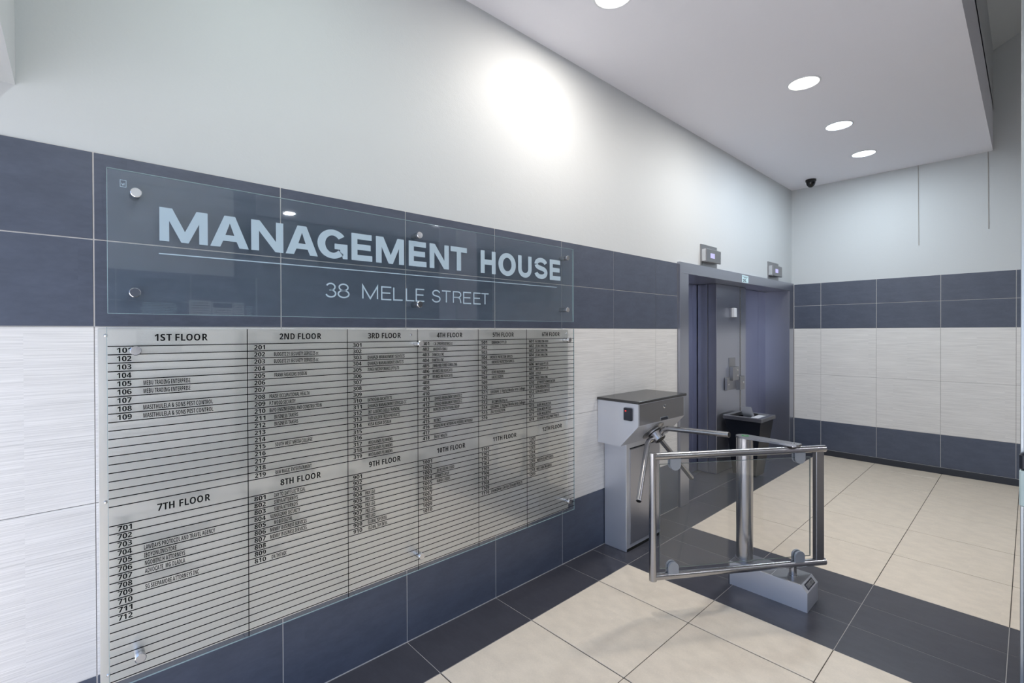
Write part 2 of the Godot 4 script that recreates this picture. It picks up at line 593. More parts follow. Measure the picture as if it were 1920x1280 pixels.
# ---------------------------------------------------------------- lifts
func _lifts() -> void:
	var t := structure("trim_2", "brushed steel portal around the two lifts")
	slab("jamb", Vector3(-0.46, 0.0, -3.975), Vector3(0.025, 2.12, -4.135), M.steel, t, 0.002)
	slab("jamb", Vector3(-0.46, 0.0, -6.86), Vector3(0.025, 2.12, -7.02), M.steel, t, 0.002)
	slab("header", Vector3(-0.46, 2.12, -3.975), Vector3(0.025, 2.222, -7.02), M.steel, t, 0.002)
	slab("backing", Vector3(-0.6, -0.1, -3.9), Vector3(-0.455, 2.3, -7.1), M.gap, t)
	var p := structure("wall_pier", "brushed steel pier between the two lifts")
	slab("core", Vector3(-0.455, 0.0, -5.2), Vector3(-0.2, 2.118, -5.98), M.dark_steel, p)
	slab("front_panel", Vector3(-0.21, 0.012, -5.188), Vector3(-0.19, 2.118, -5.815), M.steel, p, 0.003)
	slab("front_panel", Vector3(-0.21, 0.012, -5.84), Vector3(-0.19, 2.118, -5.99), M.steel, p, 0.003)
	slab("seam_strip", Vector3(-0.21, 0.012, -5.818), Vector3(-0.184, 2.118, -5.837), M.tube, p, 0.004)
	slab("side_panel", Vector3(-0.285, 0.012, -5.188), Vector3(-0.205, 2.118, -5.205), M.steel, p, 0.002)
	slab("side_panel", Vector3(-0.40, 0.012, -5.178), Vector3(-0.289, 2.118, -5.205), M.steel, p, 0.002)
	var d1 := structure("door_1", "steel lift door nearer the turnstile")
	slab("door_panel", Vector3(-0.44, 0.01, -4.135), Vector3(-0.40, 2.118, -5.058), M.dark_steel, d1, 0.002)
	slab("door_panel", Vector3(-0.44, 0.01, -5.07), Vector3(-0.406, 2.118, -5.19), M.dark_steel, d1, 0.002)
	slab("sill", Vector3(-0.43, 0.0, -4.14), Vector3(-0.36, 0.006, -5.178), M.satin, d1)
	var d2 := structure("door_2", "steel lift door in the corner by the far wall")
	slab("door_panel", Vector3(-0.31, 0.01, -5.985), Vector3(-0.27, 2.118, -6.595), M.dark_steel, d2, 0.002)
	slab("door_panel", Vector3(-0.31, 0.01, -6.607), Vector3(-0.274, 2.118, -6.865), M.dark_steel, d2, 0.002)
	slab("sill", Vector3(-0.30, 0.0, -5.99), Vector3(-0.24, 0.006, -6.865), M.satin, d2)
	# call buttons on the pier
	var base := Vector3(-0.19, 0.9, -5.58)
	var c := thing("lift_call_panel", "brushed steel call button plates on the pier between lifts", "button panel", base)
	slab("back_plate", Vector3(-0.191, 1.02, -5.495), Vector3(-0.183, 1.283, -5.67), M.satin, c, 0.001, base)
	slab("wide_plate", Vector3(-0.191, 0.914, -5.40), Vector3(-0.180, 1.066, -5.70), M.satin, c, 0.002, base)
	var boxes := [[1.022, 1.18, -5.51, -5.685, 0.04, [[1.14, -5.63], [1.08, -5.63]]], [0.905, 1.062, -5.69, -5.82, 0.05, [[0.99, -5.77]]], [0.92, 1.06, -5.385, -5.43, 0.03, [[0.99, -5.41]]]]
	for b in boxes:
		var o := slab("button_box", Vector3(-0.185, b[0], b[2]), Vector3(-0.185 + b[4], b[1], b[3]), M.satin, c, 0.003, base)
		for k in b[5]:
			var st := begin()
			lathe(st, Vector3(-0.186 + b[4], k[0], k[1]), Vector3.RIGHT, [Vector2(0.0135, 0), Vector2(0.0135, 0.006), Vector2(0.010, 0.009), Vector2(0, 0.009)], 16)
			part("button", st, M.chrome, o)
	# small lamp on the pier
	base = Vector3(-0.19, 1.75, -5.59)
	c = thing("lift_lantern", "small white box light high on the steel pier", "indicator", base)
	slab("housing", Vector3(-0.192, 1.75, -5.525), Vector3(-0.165, 1.862, -5.665), M.satin, c, 0.003, base)
	slab("lens", Vector3(-0.172, 1.752, -5.527), Vector3(-0.135, 1.86, -5.60), M.white_plastic, c, 0.004, base)
	# floor indicators over the doors
	for k in [["floor indicator with violet screen above the lift nearer the turnstile", -4.42, -4.765], ["floor indicator with violet screen above the lift in the corner", -6.165, -6.51]]:
		base = Vector3(0.0, 2.222, (k[1] + k[2]) / 2)
		c = thing("floor_indicator", k[0], "indicator", base, "indicators above the lifts")
		var z0: float = k[1]
		slab("back_plate", Vector3(-0.006, 2.215, z0), Vector3(0.006, 2.438, z0 - 0.345), M.satin, c, 0.001, base)
		var hs := begin()
		prism(hs, [Vector2(0.005, 2.27), Vector2(0.05, 2.262), Vector2(0.056, 2.268), Vector2(0.056, 2.385), Vector2(0.05, 2.392), Vector2(0.005, 2.392)], Vector3(0, 0, z0 - 0.015), Vector3.RIGHT, Vector3.UP, Vector3(0, 0, -0.305))
		var house := part("housing", hs, M.satin, c, base)
		slab("end_cap", Vector3(0.004, 2.272, z0 - 0.008), Vector3(0.05, 2.388, z0 - 0.016), M.chrome, c, 0.002, base)
		slab("screen", Vector3(0.05, 2.302, z0 - 0.09), Vector3(0.0575, 2.352, z0 - 0.185), M.screen, house, 0.003)
		slab("digit", Vector3(0.0572, 2.312, z0 - 0.13), Vector3(0.0582, 2.342, z0 - 0.134), M.white_plastic, house)
	# notice stuck to the header
	base = Vector3(0.025, 2.126, -5.42)
	c = thing("notice_sticker", "pale blue notice sticker on the steel lift header", "sticker", base)
	slab("sheet", Vector3(0.024, 2.127, -5.335), Vector3(0.0262, 2.206, -5.508), M.paper, c, 0.0, base)
	for l in [[2.190, -5.35, -5.49, 0.003], [2.178, -5.38, -5.47, 0.005]]:
		slab("print", Vector3(0.026, l[0], l[1]), Vector3(0.0267, l[0] + l[3], l[2]), M.ink, c, 0.0, base)
	for l in [[2.158, -5.36, -5.385], [2.158, -5.40, -5.44], [2.147, -5.37, -5.43], [2.136, -5.36, -5.395], [2.136, -5.41, -5.45]]:
		slab("print", Vector3(0.026, l[0], l[1]), Vector3(0.0267, l[0] + 0.006, l[2]), M.ink, c, 0.0, base)


# ---------------------------------------------------------------- downlights
func _downlights() -> void:
	var spots := [
		[0.58, -2.18, "round downlight near the sign wall, cut by the top edge of the photo", Color(1.0, 0.965, 0.925), 0.98],
		[0.998, -4.03, "largest round ceiling downlight in the row of three", Color(1.0, 0.97, 0.93), 1.3],
		[0.974, -5.11, "middle round ceiling downlight of the row of three", Color(0.90, 0.95, 1.0), 1.0],
		[0.964, -6.12, "farthest round ceiling downlight, closest to the dome camera", Color(0.92, 0.97, 1.0), 0.8],
		[0.85, -0.55, "round ceiling downlight over the entrance end of the sign", Color(0.93, 1.0, 0.97), 0.35],
		[2.9, -0.55, "added unseen downlight over the entrance, brightening the wall opposite", Color(0.96, 0.98, 1.0), 1.0],  # unseen lamp, added to lift the wall opposite the sign
		[5.8, -2.45, "round downlight in the side passage nearest the entrance", Color(0.96, 0.98, 1.0), 1.0],
		[4.9, -4.6, "added unseen downlight brightening the side passage farther in", Color(0.96, 0.98, 1.0), 1.0],  # unseen lamp, added to brighten what the directory board mirrors
	]
	for s in spots:
		var base := Vector3(s[0], H, s[1])
		var t := thing("ceiling_downlight", s[2], "light", base, "round ceiling downlights")
		var st := begin()
		lathe(st, Vector3(0, 0.004, 0), Vector3.DOWN, [Vector2(0.101, 0), Vector2(0.112, 0.004), Vector2(0.112, 0.008), Vector2(0.104, 0.012), Vector2(0.100, 0.010), Vector2(0.100, 0.004)], 40)
		put("trim_ring", st.commit(), M.white_plastic, t)
		st = begin()
		lathe(st, Vector3(0, 0.004, 0), Vector3.DOWN, [Vector2(0.101, 0), Vector2(0.101, 0.007), Vector2(0, 0.009)], 40)
		var lens: StandardMaterial3D = M.lamp.duplicate()
		lens.emission = s[3]
		put("diffuser", st.commit(), lens, t)
		var l := AreaLight3D.new()
		l.name = "light"
		l.area_size = Vector2(0.13, 0.13)
		l.area_normalize_energy = true
		l.light_color = s[3]
		l.light_energy = 2.1 * s[4]
		l.area_range = 12.0
		l.area_attenuation = 2.0
		l.shadow_enabled = true
		l.position = Vector3(0, -0.012, 0)
		l.rotation = Vector3(-PI / 2, 0, 0)
		t.add_child(l)


# ---------------------------------------------------------------- lettering
func stroke(st: SurfaceTool, line: Array, thick: float, closed := false) -> void:
	# flat ribbon in the sign's plane: line holds Vector2(run along the wall, height)
	var n := line.size()
	var lo := []
	var hi := []
	for i in n:
		var d0: Vector2 = line[i] - line[i - 1] if (i > 0 or closed) else line[1] - line[0]
		var d1: Vector2 = line[(i + 1) % n] - line[i] if (i < n - 1 or closed) else line[i] - line[i - 1]
		d0 = d0.normalized()
		d1 = d1.normalized()
		var nn := Vector2(-d0.y - d1.y, d0.x + d1.x)
		nn = nn.normalized() if nn.length() > 0.01 else Vector2(-d1.y, d1.x)
		var k := 1.0 / clampf(nn.dot(Vector2(-d1.y, d1.x)), 0.28, 1.0)
		lo.append(line[i] - nn * thick * 0.5 * k)
		hi.append(line[i] + nn * thick * 0.5 * k)
	for i in (n if closed else n - 1):
		var j := (i + 1) % n
		plate(st, [lo[i], lo[j], hi[j], hi[i]])


func plate(st: SurfaceTool, poly: Array) -> void:
	prism(st, poly, Vector3(letter_x, 0, 0), Vector3(0, 0, -1), Vector3.UP, Vector3(0.001, 0, 0))


var letter_x := 0.052


func arc(cx: float, cy: float, rx: float, ry: float, a0: float, a1: float, n := 14) -> Array:
	var out := []
	for i in n + 1:
		var t := deg_to_rad(lerpf(a0, a1, float(i) / n))
		out.append(Vector2(cx + rx * cos(t), cy + ry * sin(t)))
	return out


func ring(st: SurfaceTool, a0: float, a1: float, tx: float, ty: float, place: Callable, n := 28) -> void:
	var o := arc(0.5, 0.5, 0.5, 0.52, a0, a1, n)
	var i := arc(0.5, 0.5, 0.5 - tx, 0.52 - ty, a0, a1, n)
	for k in n:
		plate(st, [place.call(o[k]), place.call(o[k + 1]), place.call(i[k + 1]), place.call(i[k])])


func bold_letter(ch: String, z0: float, z1: float, y0: float, h: float) -> SurfaceTool:
	var st := begin()
	var w := z0 - z1
	var place := func(p: Vector2) -> Vector2: return Vector2(-z0 + p.x * w, y0 + p.y * h)
	var polys := []
	match ch:
		"M":
			polys = [[[0, 0], [0, 1], [0.255, 1], [0.515, 0.33], [0.76, 1], [1, 1], [1, 0], [0.815, 0], [0.815, 0.62], [0.59, 0], [0.44, 0], [0.193, 0.62], [0.193, 0]]]
		"A":
			polys = [[[0, 0], [0.36, 1], [0.5, 1], [0.5, 0.77], [0.385, 0.39], [0.5, 0.39], [0.5, 0.2], [0.325, 0.2], [0.25, 0]], [[1, 0], [0.64, 1], [0.5, 1], [0.5, 0.77], [0.615, 0.39], [0.5, 0.39], [0.5, 0.2], [0.675, 0.2], [0.75, 0]]]
		"N":
			polys = [[[0, 0], [0, 1], [0.26, 1], [0.765, 0.34], [0.765, 1], [1, 1], [1, 0], [0.745, 0], [0.235, 0.66], [0.235, 0]]]
		"E":
			polys = [[[0, 0], [0, 1], [0.97, 1], [0.97, 0.79], [0.28, 0.79], [0.28, 0.61], [0.92, 0.61], [0.92, 0.40], [0.28, 0.40], [0.28, 0.21], [1, 0.21], [1, 0]]]
		"T":
			polys = [[[0.37, 0], [0.37, 0.79], [0, 0.79], [0, 1], [1, 1], [1, 0.79], [0.63, 0.79], [0.63, 0]]]
		"H":
			polys = [[[0, 0], [0, 1], [0.26, 1], [0.26, 0.615], [0.74, 0.615], [0.74, 1], [1, 1], [1, 0], [0.74, 0], [0.74, 0.39], [0.26, 0.39], [0.26, 0]]]
		"O":
			ring(st, 0, 360, 0.25, 0.21, place, 40)
		"G":
			ring(st, 38, 318, 0.25, 0.21, place, 36)
			polys = [[[0.56, 0.33], [0.56, 0.53], [1, 0.53], [1, 0], [0.84, 0], [0.80, 0.16], [0.75, 0.2], [0.75, 0.33]]]
		"U":
			var o := arc(0.5, 0.38, 0.5, 0.40, 180, 360, 18)
			var i := arc(0.5, 0.38, 0.245, 0.18, 180, 360, 18)
			for k in 18:
				plate(st, [place.call(o[k]), place.call(o[k + 1]), place.call(i[k + 1]), place.call(i[k])])
			polys = [[[0, 0.38], [0, 1], [0.255, 1], [0.255, 0.38]], [[1, 0.38], [1, 1], [0.745, 1], [0.745, 0.38]]]
		"S":
			var line := arc(0.5, 0.70, 0.36, 0.205, 12, 180, 12) + arc(0.5, 0.70, 0.36, 0.175, 190, 255, 6) + arc(0.5, 0.31, 0.37, 0.19, 75, -10, 7) + arc(0.5, 0.31, 0.37, 0.205, -18, -172, 12)
			var out := []
			for p in line:
				out.append(place.call(p))
			stroke(st, out, h * 0.215)
	for poly in polys:
		var pts := []
		for p in poly:
			pts.append(place.call(Vector2(p[0], p[1])))
		plate(st, pts)
	return st


func thin_letter(ch: String, z0: float, z1: float, y0: float, h: float, t: float) -> SurfaceTool:
	var st := begin()
	var w := z0 - z1
	var lines := []
	match ch:
		"M": lines = [[Vector2(0, 0), Vector2(0, 1), Vector2(0.5, 0.02), Vector2(1, 1), Vector2(1, 0)]]
		"E": lines = [[Vector2(1, 1), Vector2(0, 1), Vector2(0, 0), Vector2(1, 0)], [Vector2(0, 0.52), Vector2(0.9, 0.52)]]
		"L": lines = [[Vector2(0, 1), Vector2(0, 0), Vector2(1, 0)]]
		"T": lines = [[Vector2(0, 1), Vector2(1, 1)], [Vector2(0.5, 1), Vector2(0.5, 0)]]
		"R": lines = [[Vector2(0, 0), Vector2(0, 1), Vector2(0.6, 1)] + arc(0.62, 0.75, 0.36, 0.25, 88, -88, 10) + [Vector2(0, 0.5)], [Vector2(0.55, 0.5), Vector2(0.85, 0.42), Vector2(0.93, 0.25), Vector2(1, 0)]]
		"S": lines = [arc(0.5, 0.75, 0.42, 0.25, 15, 180, 12) + arc(0.5, 0.75, 0.42, 0.22, 190, 250, 5) + arc(0.5, 0.27, 0.46, 0.24, 75, -10, 7) + arc(0.5, 0.27, 0.46, 0.27, -18, -172, 12)]
		"3": lines = [arc(0.48, 0.75, 0.40, 0.25, 160, -85, 16) + [Vector2(0.35, 0.52)], [Vector2(0.4, 0.52)] + arc(0.48, 0.26, 0.46, 0.26, 85, -165, 18)]
		"8": lines = [arc(0.5, 0.76, 0.38, 0.24, -90, 270, 24), arc(0.5, 0.26, 0.46, 0.26, 90, 450, 24)]
	for l in lines:
		var out := []
		for p in l:
			out.append(Vector2(-z0 + p.x * w, y0 + p.y * h))
		stroke(st, out, t)
	return st


func standoff(parent: Node3D, z: float, y: float, base: Vector3, from_x: float, sheet_x: float, r: float, out: float) -> void:
	var st := begin()
	lathe(st, Vector3(from_x, y, z), Vector3.RIGHT, [Vector2(r * 0.92, 0), Vector2(r * 0.92, sheet_x - from_x)], 24)
	var o := part("standoff", st, M.tube, parent, base)
	st = begin()
	var x0 := sheet_x - from_x + 0.004
	lathe(st, Vector3(from_x, y, z), Vector3.RIGHT, [Vector2(r * 0.7, x0), Vector2(r, x0 + 0.001), Vector2(r, x0 + out - 0.002), Vector2(r * 0.88, x0 + out), Vector2(0, x0 + out)], 28)
	part("cap", st, M.chrome, o)


func _sign() -> void:
	var base := Vector3(0, 1.659, -1.247)
	var s := thing("name_sign", "wide glass name sign reading MANAGEMENT HOUSE on the charcoal tiles", "sign", base)
	var z0 := -0.034
	var z1 := -2.459
	var y0 := 1.659
	var y1 := 2.15
	slab("glass_pane", Vector3(0.044, y0, z0), Vector3(0.052, y1, z1), M.sign_glass, s, 0.0, base)
	var st := begin()
	box(st, Vector3(0.0435, y0 - 0.0015, z0 + 0.0015), Vector3(0.0525, y0, z1 - 0.0015))
	box(st, Vector3(0.0435, y1, z0 + 0.0015), Vector3(0.0525, y1 + 0.0015, z1 - 0.0015))
	box(st, Vector3(0.0435, y0, z0), Vector3(0.0525, y1, z0 + 0.0015))
	box(st, Vector3(0.0435, y0, z1), Vector3(0.0525, y1, z1 - 0.0015))
	part("polished_edge", st, M.glass_edge, s, base)
	letter_x = 0.0522
	var word := "MANAGEMENTHOUSE"
	var run := [[-0.176, -0.324], [-0.332, -0.464], [-0.473, -0.594], [-0.603, -0.736], [-0.735, -0.87], [-0.889, -0.991], [-1.01, -1.16], [-1.187, -1.29], [-1.31, -1.43], [-1.442, -1.551], [-1.649, -1.76], [-1.782, -1.921], [-1.941, -2.056], [-2.08, -2.202], [-2.222, -2.326]]
	for i in word.length():
		var rise: float = -(run[i][0] + run[i][1]) / 2.0 * 0.004
		part("letter", bold_letter(word[i], run[i][0], run[i][1], 1.921 + rise * 0.8, 0.119 + rise * 1.5), M.frost, s, base)
	word = "38MELLESTREET"
	run = [[-0.770, -0.817], [-0.824, -0.878], [-0.943, -1.017], [-1.039, -1.089], [-1.103, -1.151], [-1.173, -1.217], [-1.229, -1.276], [-1.324, -1.375], [-1.385, -1.441], [-1.459, -1.509], [-1.528, -1.579], [-1.599, -1.647], [-1.653, -1.706]]
	for i in word.length():
		part("small_letter", thin_letter(word[i], run[i][0], run[i][1], 1.7495, 0.060, 0.0062), M.frost, s, base)
	st = begin()
	plate(st, [Vector2(0.174, 1.8735), Vector2(2.29, 1.8815), Vector2(2.29, 1.8850), Vector2(0.174, 1.8775)])
	part("underline", st, M.frost, s, base)
	st = begin()
	stroke(st, [Vector2(0.068, 2.093), Vector2(0.084, 2.093), Vector2(0.084, 2.116), Vector2(0.068, 2.116)], 0.0014, true)
	stroke(st, [Vector2(0.072, 2.106), Vector2(0.074, 2.099), Vector2(0.076, 2.105), Vector2(0.078, 2.099), Vector2(0.080, 2.106)], 0.0013)
	part("glass_mark", st, M.frost, s, base)
	for b in [[-0.11, 2.077], [-0.105, 1.731], [-1.243, 2.083], [-1.242, 1.732], [-2.385, 2.084], [-2.383, 1.738]]:
		standoff(s, b[0], b[1], base, 0.0, 0.048, 0.0165, 0.018)


func text(words: String, z: float, y: float, width: float, height: float, bold: bool, parent: Node3D, called: String, base: Vector3, x: float) -> void:
	var key := [words, bold]
	if not cache.has(key):
		var tm := TextMesh.new()
		var f := SystemFont.new()
		f.font_names = PackedStringArray(["Droid Sans"])
		f.font_weight = 700 if bold else 400
		tm.font = f
		tm.text = words
		tm.font_size = 24
		tm.pixel_size = 0.01
		tm.curve_step = 2.5
		tm.depth = 0.02
		tm.horizontal_alignment = HORIZONTAL_ALIGNMENT_LEFT
		cache[key] = tm
	var m: TextMesh = cache[key]
	var bb := m.get_aabb()
	var cap := 24 * 0.01 * 0.714
	var sx := width / bb.size.x
	var sy := height / cap
	var o := put(called, m, M.ink, parent)
	# the text runs along -z and faces +x
	o.basis = Basis(Vector3(0, 0, -1) * sx, Vector3.UP * sy, Vector3.RIGHT * 0.03)
	# set the lower left corner of the capitals at (z, y)
	var low := bb.position.y if not ("Q" in words or "(" in words or "g" in words or "&" in words or "J" in words) else letter_base
	o.position = Vector3(x, y - low * sy, z + bb.position.x * sx) - base


var letter_base := -0.0857


func _directory() -> void:
	var base := Vector3(0, 0.376, -1.24)
	var d := thing("directory_board", "large steel tenant directory with clear cover sheet below the glass sign", "directory", base)
	slab("backing_plate", Vector3(0.001, 0.376, -0.008), Vector3(0.012, 1.606, -2.447), M.board, d, 0.001, base)
	var z0 := -0.031
	var z1 := -2.466
	slab("cover_sheet", Vector3(0.044, 0.376, z0), Vector3(0.050, 1.612, z1), M.sheet, d, 0.0, base)
	var st := begin()
	box(st, Vector3(0.0438, 0.375, z0), Vector3(0.0502, 0.3762, z1))
	box(st, Vector3(0.0438, 0.376, z1), Vector3(0.0502, 1.612, z1 - 0.0012))
	box(st, Vector3(0.0438, 0.376, z0 + 0.0012), Vector3(0.0502, 1.612, z0))
	part("polished_edge", st, M.glass_edge, d, base)
	var px := 0.0504
	var tops := []
	for i in 20:
		tops.append(1.546 - 0.02874 * i)
	var lows := []
	for j in 20:
		lows.append(0.934 - 0.0279 * j)
	for y in tops + lows:
		slab("printed_line", Vector3(px - 0.0002, y - 0.0017, z0 - 0.001), Vector3(px + 0.0004, y + 0.0017, z1), M.ink, d, 0.0, base)
	for z in [-0.457, -0.868, -1.237, -1.631, -2.013]:
		slab("column_line", Vector3(px - 0.0002, 0.378, z - 0.0015), Vector3(px + 0.0005, 1.606, z + 0.0015), M.ink, d, 0.0, base)
	var heads := [["1ST FLOOR", -0.160, -0.322], ["2ND FLOOR", -0.578, -0.750], ["3RD FLOOR", -0.969, -1.142], ["4TH FLOOR", -1.354, -1.520], ["5TH FLOOR", -1.739, -1.905], ["6TH FLOOR", -2.152, -2.318]]
	var heads_low := [["7TH FLOOR", -0.164, -0.327], ["8TH FLOOR", -0.578, -0.745], ["9TH FLOOR", -0.971, -1.137], ["10TH FLOOR", -1.352, -1.537], ["11TH FLOOR", -1.738, -1.924], ["12TH FLOOR", -2.153, -2.339]]
	for h in heads:
		text(h[0], h[1], 1.5625, h[1] - h[2], 0.0255, true, d, "floor_heading", base, px)
	for h in heads_low:
		text(h[0], h[1], 0.9545, h[1] - h[2], 0.0255, true, d, "floor_heading", base, px)
	# rooms: first number, how many, where the numbers start, their width; names as [row, start, width, words]
	var qm := "QHAKAZA MANAGEMENT SERVICES"
	var gm := "GLOBAL MEDIA INSTITUTE"
	var upper := [
		[101, 9, -0.056, 0.039, [[5, -0.128, 0.138, "MEBU TRADING ENTERPRISE"], [6, -0.128, 0.138, "MEBU TRADING ENTERPRISE"], [8, -0.127, 0.211, "MASITHULELA & SONS PEST CONTROL"], [9, -0.127, 0.212, "MASITHULELA & SONS PEST CONTROL"]]],
		[201, 19, -0.482, 0.040, [[2, -0.556, 0.181, "BUDGETZ 21 SECURITY SERVICES cc"], [3, -0.556, 0.181, "BUDGETZ 21 SECURITY SERVICES cc"], [5, -0.557, 0.130, "FRANK FASHIONS DESIGN"], [8, -0.538, 0.160, "PRAISE OCCUPATIONAL HEALTH"], [9, -0.538, 0.102, "P.T WOOD SECURITY"], [10, -0.538, 0.212, "BAYO ENGINEERING AND CONSTRUCTION"], [11, -0.556, 0.094, "BUSINESS TAKERS"], [12, -0.556, 0.094, "BUSINESS TAKERS"], [15, -0.559, 0.150, "SOUTH WEST MEDIA COLLEGE"], [19, -0.559, 0.146, "RAW MAGIC ENTERTAINMENT"]]],
		[301, 19, -0.895, 0.041, [[3, -0.966, 0.196, qm], [4, -0.966, 0.190, qm], [5, -0.966, 0.165, "ZUNGU MICROFINANCE (PTY)LTD"], [10, -0.966, 0.125, "RATHOGWA ARCHITECTS"], [11, -0.966, 0.205, qm + " CC"], [12, -0.968, 0.165, "INT  LLIGENCE SKILLS TRAINING"], [13, -0.968, 0.165, "FAIR GOLDEN FRESH PRODUCTS"], [14, -0.968, 0.118, "KUSA KUSAR DESIGN"], [17, -0.968, 0.125, "WOODLANDS PLUMBING"], [18, -0.968, 0.125, "WOODLANDS PLUMBING"], [19, -0.968, 0.125, "WOODLANDS PLUMBING"]]],
		[401, 18, -1.266, 0.040, [[1, -1.334, 0.120, "C & Z PROFESSIONALS cc"], [2, -1.332, 0.088, "MADZHUTA SIMALI"], [3, -1.326, 0.072, "DUMEZULU INC"], [4, -1.324, 0.072, "DUMEZULU INC"], [5, -1.326, 0.158, "JEMMA AND FORBED CONSULTING"], [6, -1.326, 0.126, "WR MNISI AND ASSOCIATES"], [7, -1.326, 0.128, "WR MNISI AND ASSOCIATES"], [11, -1.338, 0.178, qm + " CC"], [12, -1.338, 0.178, qm + " CC"], [13, -1.330, 0.168, "EBENEZER SIYATHUTHUKA GROUP"], [15, -1.332, 0.044, "INSTINCT"], [16, -1.332, 0.255, "MAGDALENA MC MEYBURGH & FREDERIK J MEYBURGH"], [18, -1.334, 0.082, "INVULT WEALTH"]]],
		[501, 16, -1.655, 0.041, [[1, -1.730, 0.115, "LIKABAKENA IT PTY LTD"], [4, -1.718, 0.175, "UNITHETIC PROTECTION SERVICES"], [5, -1.730, 0.177, "UNITHETIC PROTECTION SERVICES"], [7, -1.730, 0.102, "ESTHER MASHANGA"], [8, -1.730, 0.090, "LALOSE DESIGNS"], [11, -1.722, 0.278, "DIGIMAC | Digital Media Arts College"], [13, -1.730, 0.120, "IBI COMPUTERS (Pty) Ltd"], [14, -1.722, 0.278, "DIGIMAC | Digital Media Arts College"], [15, -1.722, 0.112, "ZULU TECH SOLUTIONS"]]],
		[601, 18, -2.035, 0.041, [[1, -2.091, 0.118, "PA CONSULTING HOUSE"], [2, -2.091, 0.110, "JETLAB CONSULTING"], [3, -2.091, 0.110, "JETLAB CONSULTING"], [4, -2.091, 0.110, "JETLAB CONSULTING"], [6, -2.091, 0.116, "WAFFY GROUP PTY LTD"], [7, -2.091, 0.116, "WAFFY GROUP PTY LTD"], [8, -2.094, 0.044, "LICTECH"], [9, -2.091, 0.110, "PHASE CONSULTING"], [10, -2.104, 0.168, "JCT PROPERTY ADMINISTRATION"], [11, -2.091, 0.130, gm], [12, -2.091, 0.130, gm], [15, -2.104, 0.130, gm], [16, -2.104, 0.130, gm], [17, -2.104, 0.130, gm], [18, -2.106, 0.205, "HS GREENFORT DEVELOPMENT PROJECTS"]]],
	]
	var lower := [
		[701, 12, -0.054, 0.039, [[4, -0.126, 0.216, "LAWDAYS PROTOCOL AND TRAVEL AGENCY"], [5, -0.126, 0.094, "IBOYONLINESTORE"], [6, -0.128, 0.118, "NGOBENI H ATTORNEYS"], [7, -0.128, 0.118, "ADVOCATE  MG DLADLA"], [9, -0.129, 0.160, "SG SEEPAMORE ATTORNEYS INC"]]],
		[801, 10, -0.479, 0.042, [[1, -0.554, 0.124, "DAY TO DAY ELECTRICAL"], [2, -0.553, 0.094, "SIBIYA ATTORNEYS"], [3, -0.553, 0.094, "SIBIYA ATTORNEYS"], [4, -0.538, 0.118, "VUNGUZANE SECURITY"], [5, -0.553, 0.072, "MOBIDIGITAL"], [6, -0.538, 0.145, "MEMBY BUSINESS SERVICES"], [7, -0.538, 0.145, "MEMBY BUSINESS SERVICES"], [10, -0.542, 0.058, "ON THE MIX"]]],
		[901, 10, -0.893, 0.042, [[4, -0.952, 0.048, "PRIX LGO"], [5, -0.952, 0.045, "PRIX LGO"], [6, -0.952, 0.048, "PRIX LGO"], [7, -0.953, 0.048, "PRIX LGO"], [8, -0.953, 0.048, "PRIX LGO"], [9, -0.964, 0.098, "GLOBAL TOP INTEL"], [10, -0.966, 0.098, "GLOBAL TOP INTEL"]]],
		[1001, 10, -1.264, 0.056, [[3, -1.350, 0.112, "IDI RECORDING STUDIO"], [4, -1.340, 0.088, "GUBEMETH GROUP"], [5, -1.350, 0.084, "RAMADA STUDIOS"]]],
		[1101, 10, -1.652, 0.056, [[10, -1.722, 0.250, "SEHAWUZWANE CONSTRUCTION AND PROJECTS"]]],
		[1201, 9, -2.034, 0.052, [[6, -2.104, 0.150, "MADISON SECURITY SERVICES"], [8, -2.096, 0.142, "WHEEZ CONSULTING SERVICES"]]],
	]
	for set in [[upper, tops], [lower, lows]]:
		for col in set[0]:
			for i in col[1]:
				var y: float = set[1][i + 1] + 0.0060
				text(str(col[0] + i), col[2], y, col[3], 0.0178, true, d, "room_number", base, px)
			for n in col[4]:
				text(n[3], n[1], set[1][n[0]] + 0.0058, n[2], 0.0158, true, d, "tenant_name", base, px)
	for b in [[-0.106, 1.530], [-1.248, 1.533], [-2.404, 1.536], [-0.113, 0.459], [-1.247, 0.449], [-2.405, 0.447]]:
		standoff(d, b[0], b[1], base, 0.012, 0.047, 0.0165, 0.018)
	for b in [[-0.029, 1.583], [-1.222, 1.578], [-2.43, 1.579], [-0.026, 1.011], [-2.43, 1.0], [-0.03, 0.412]]:
		st = begin()
		lathe(st, Vector3(0.012, b[1], b[0]), Vector3.RIGHT, [Vector2(0.0065, 0), Vector2(0.006, 0.003), Vector2(0.004, 0.0055), Vector2(0, 0.0065)], 14)
		part("screw", st, M.chrome, d, base)


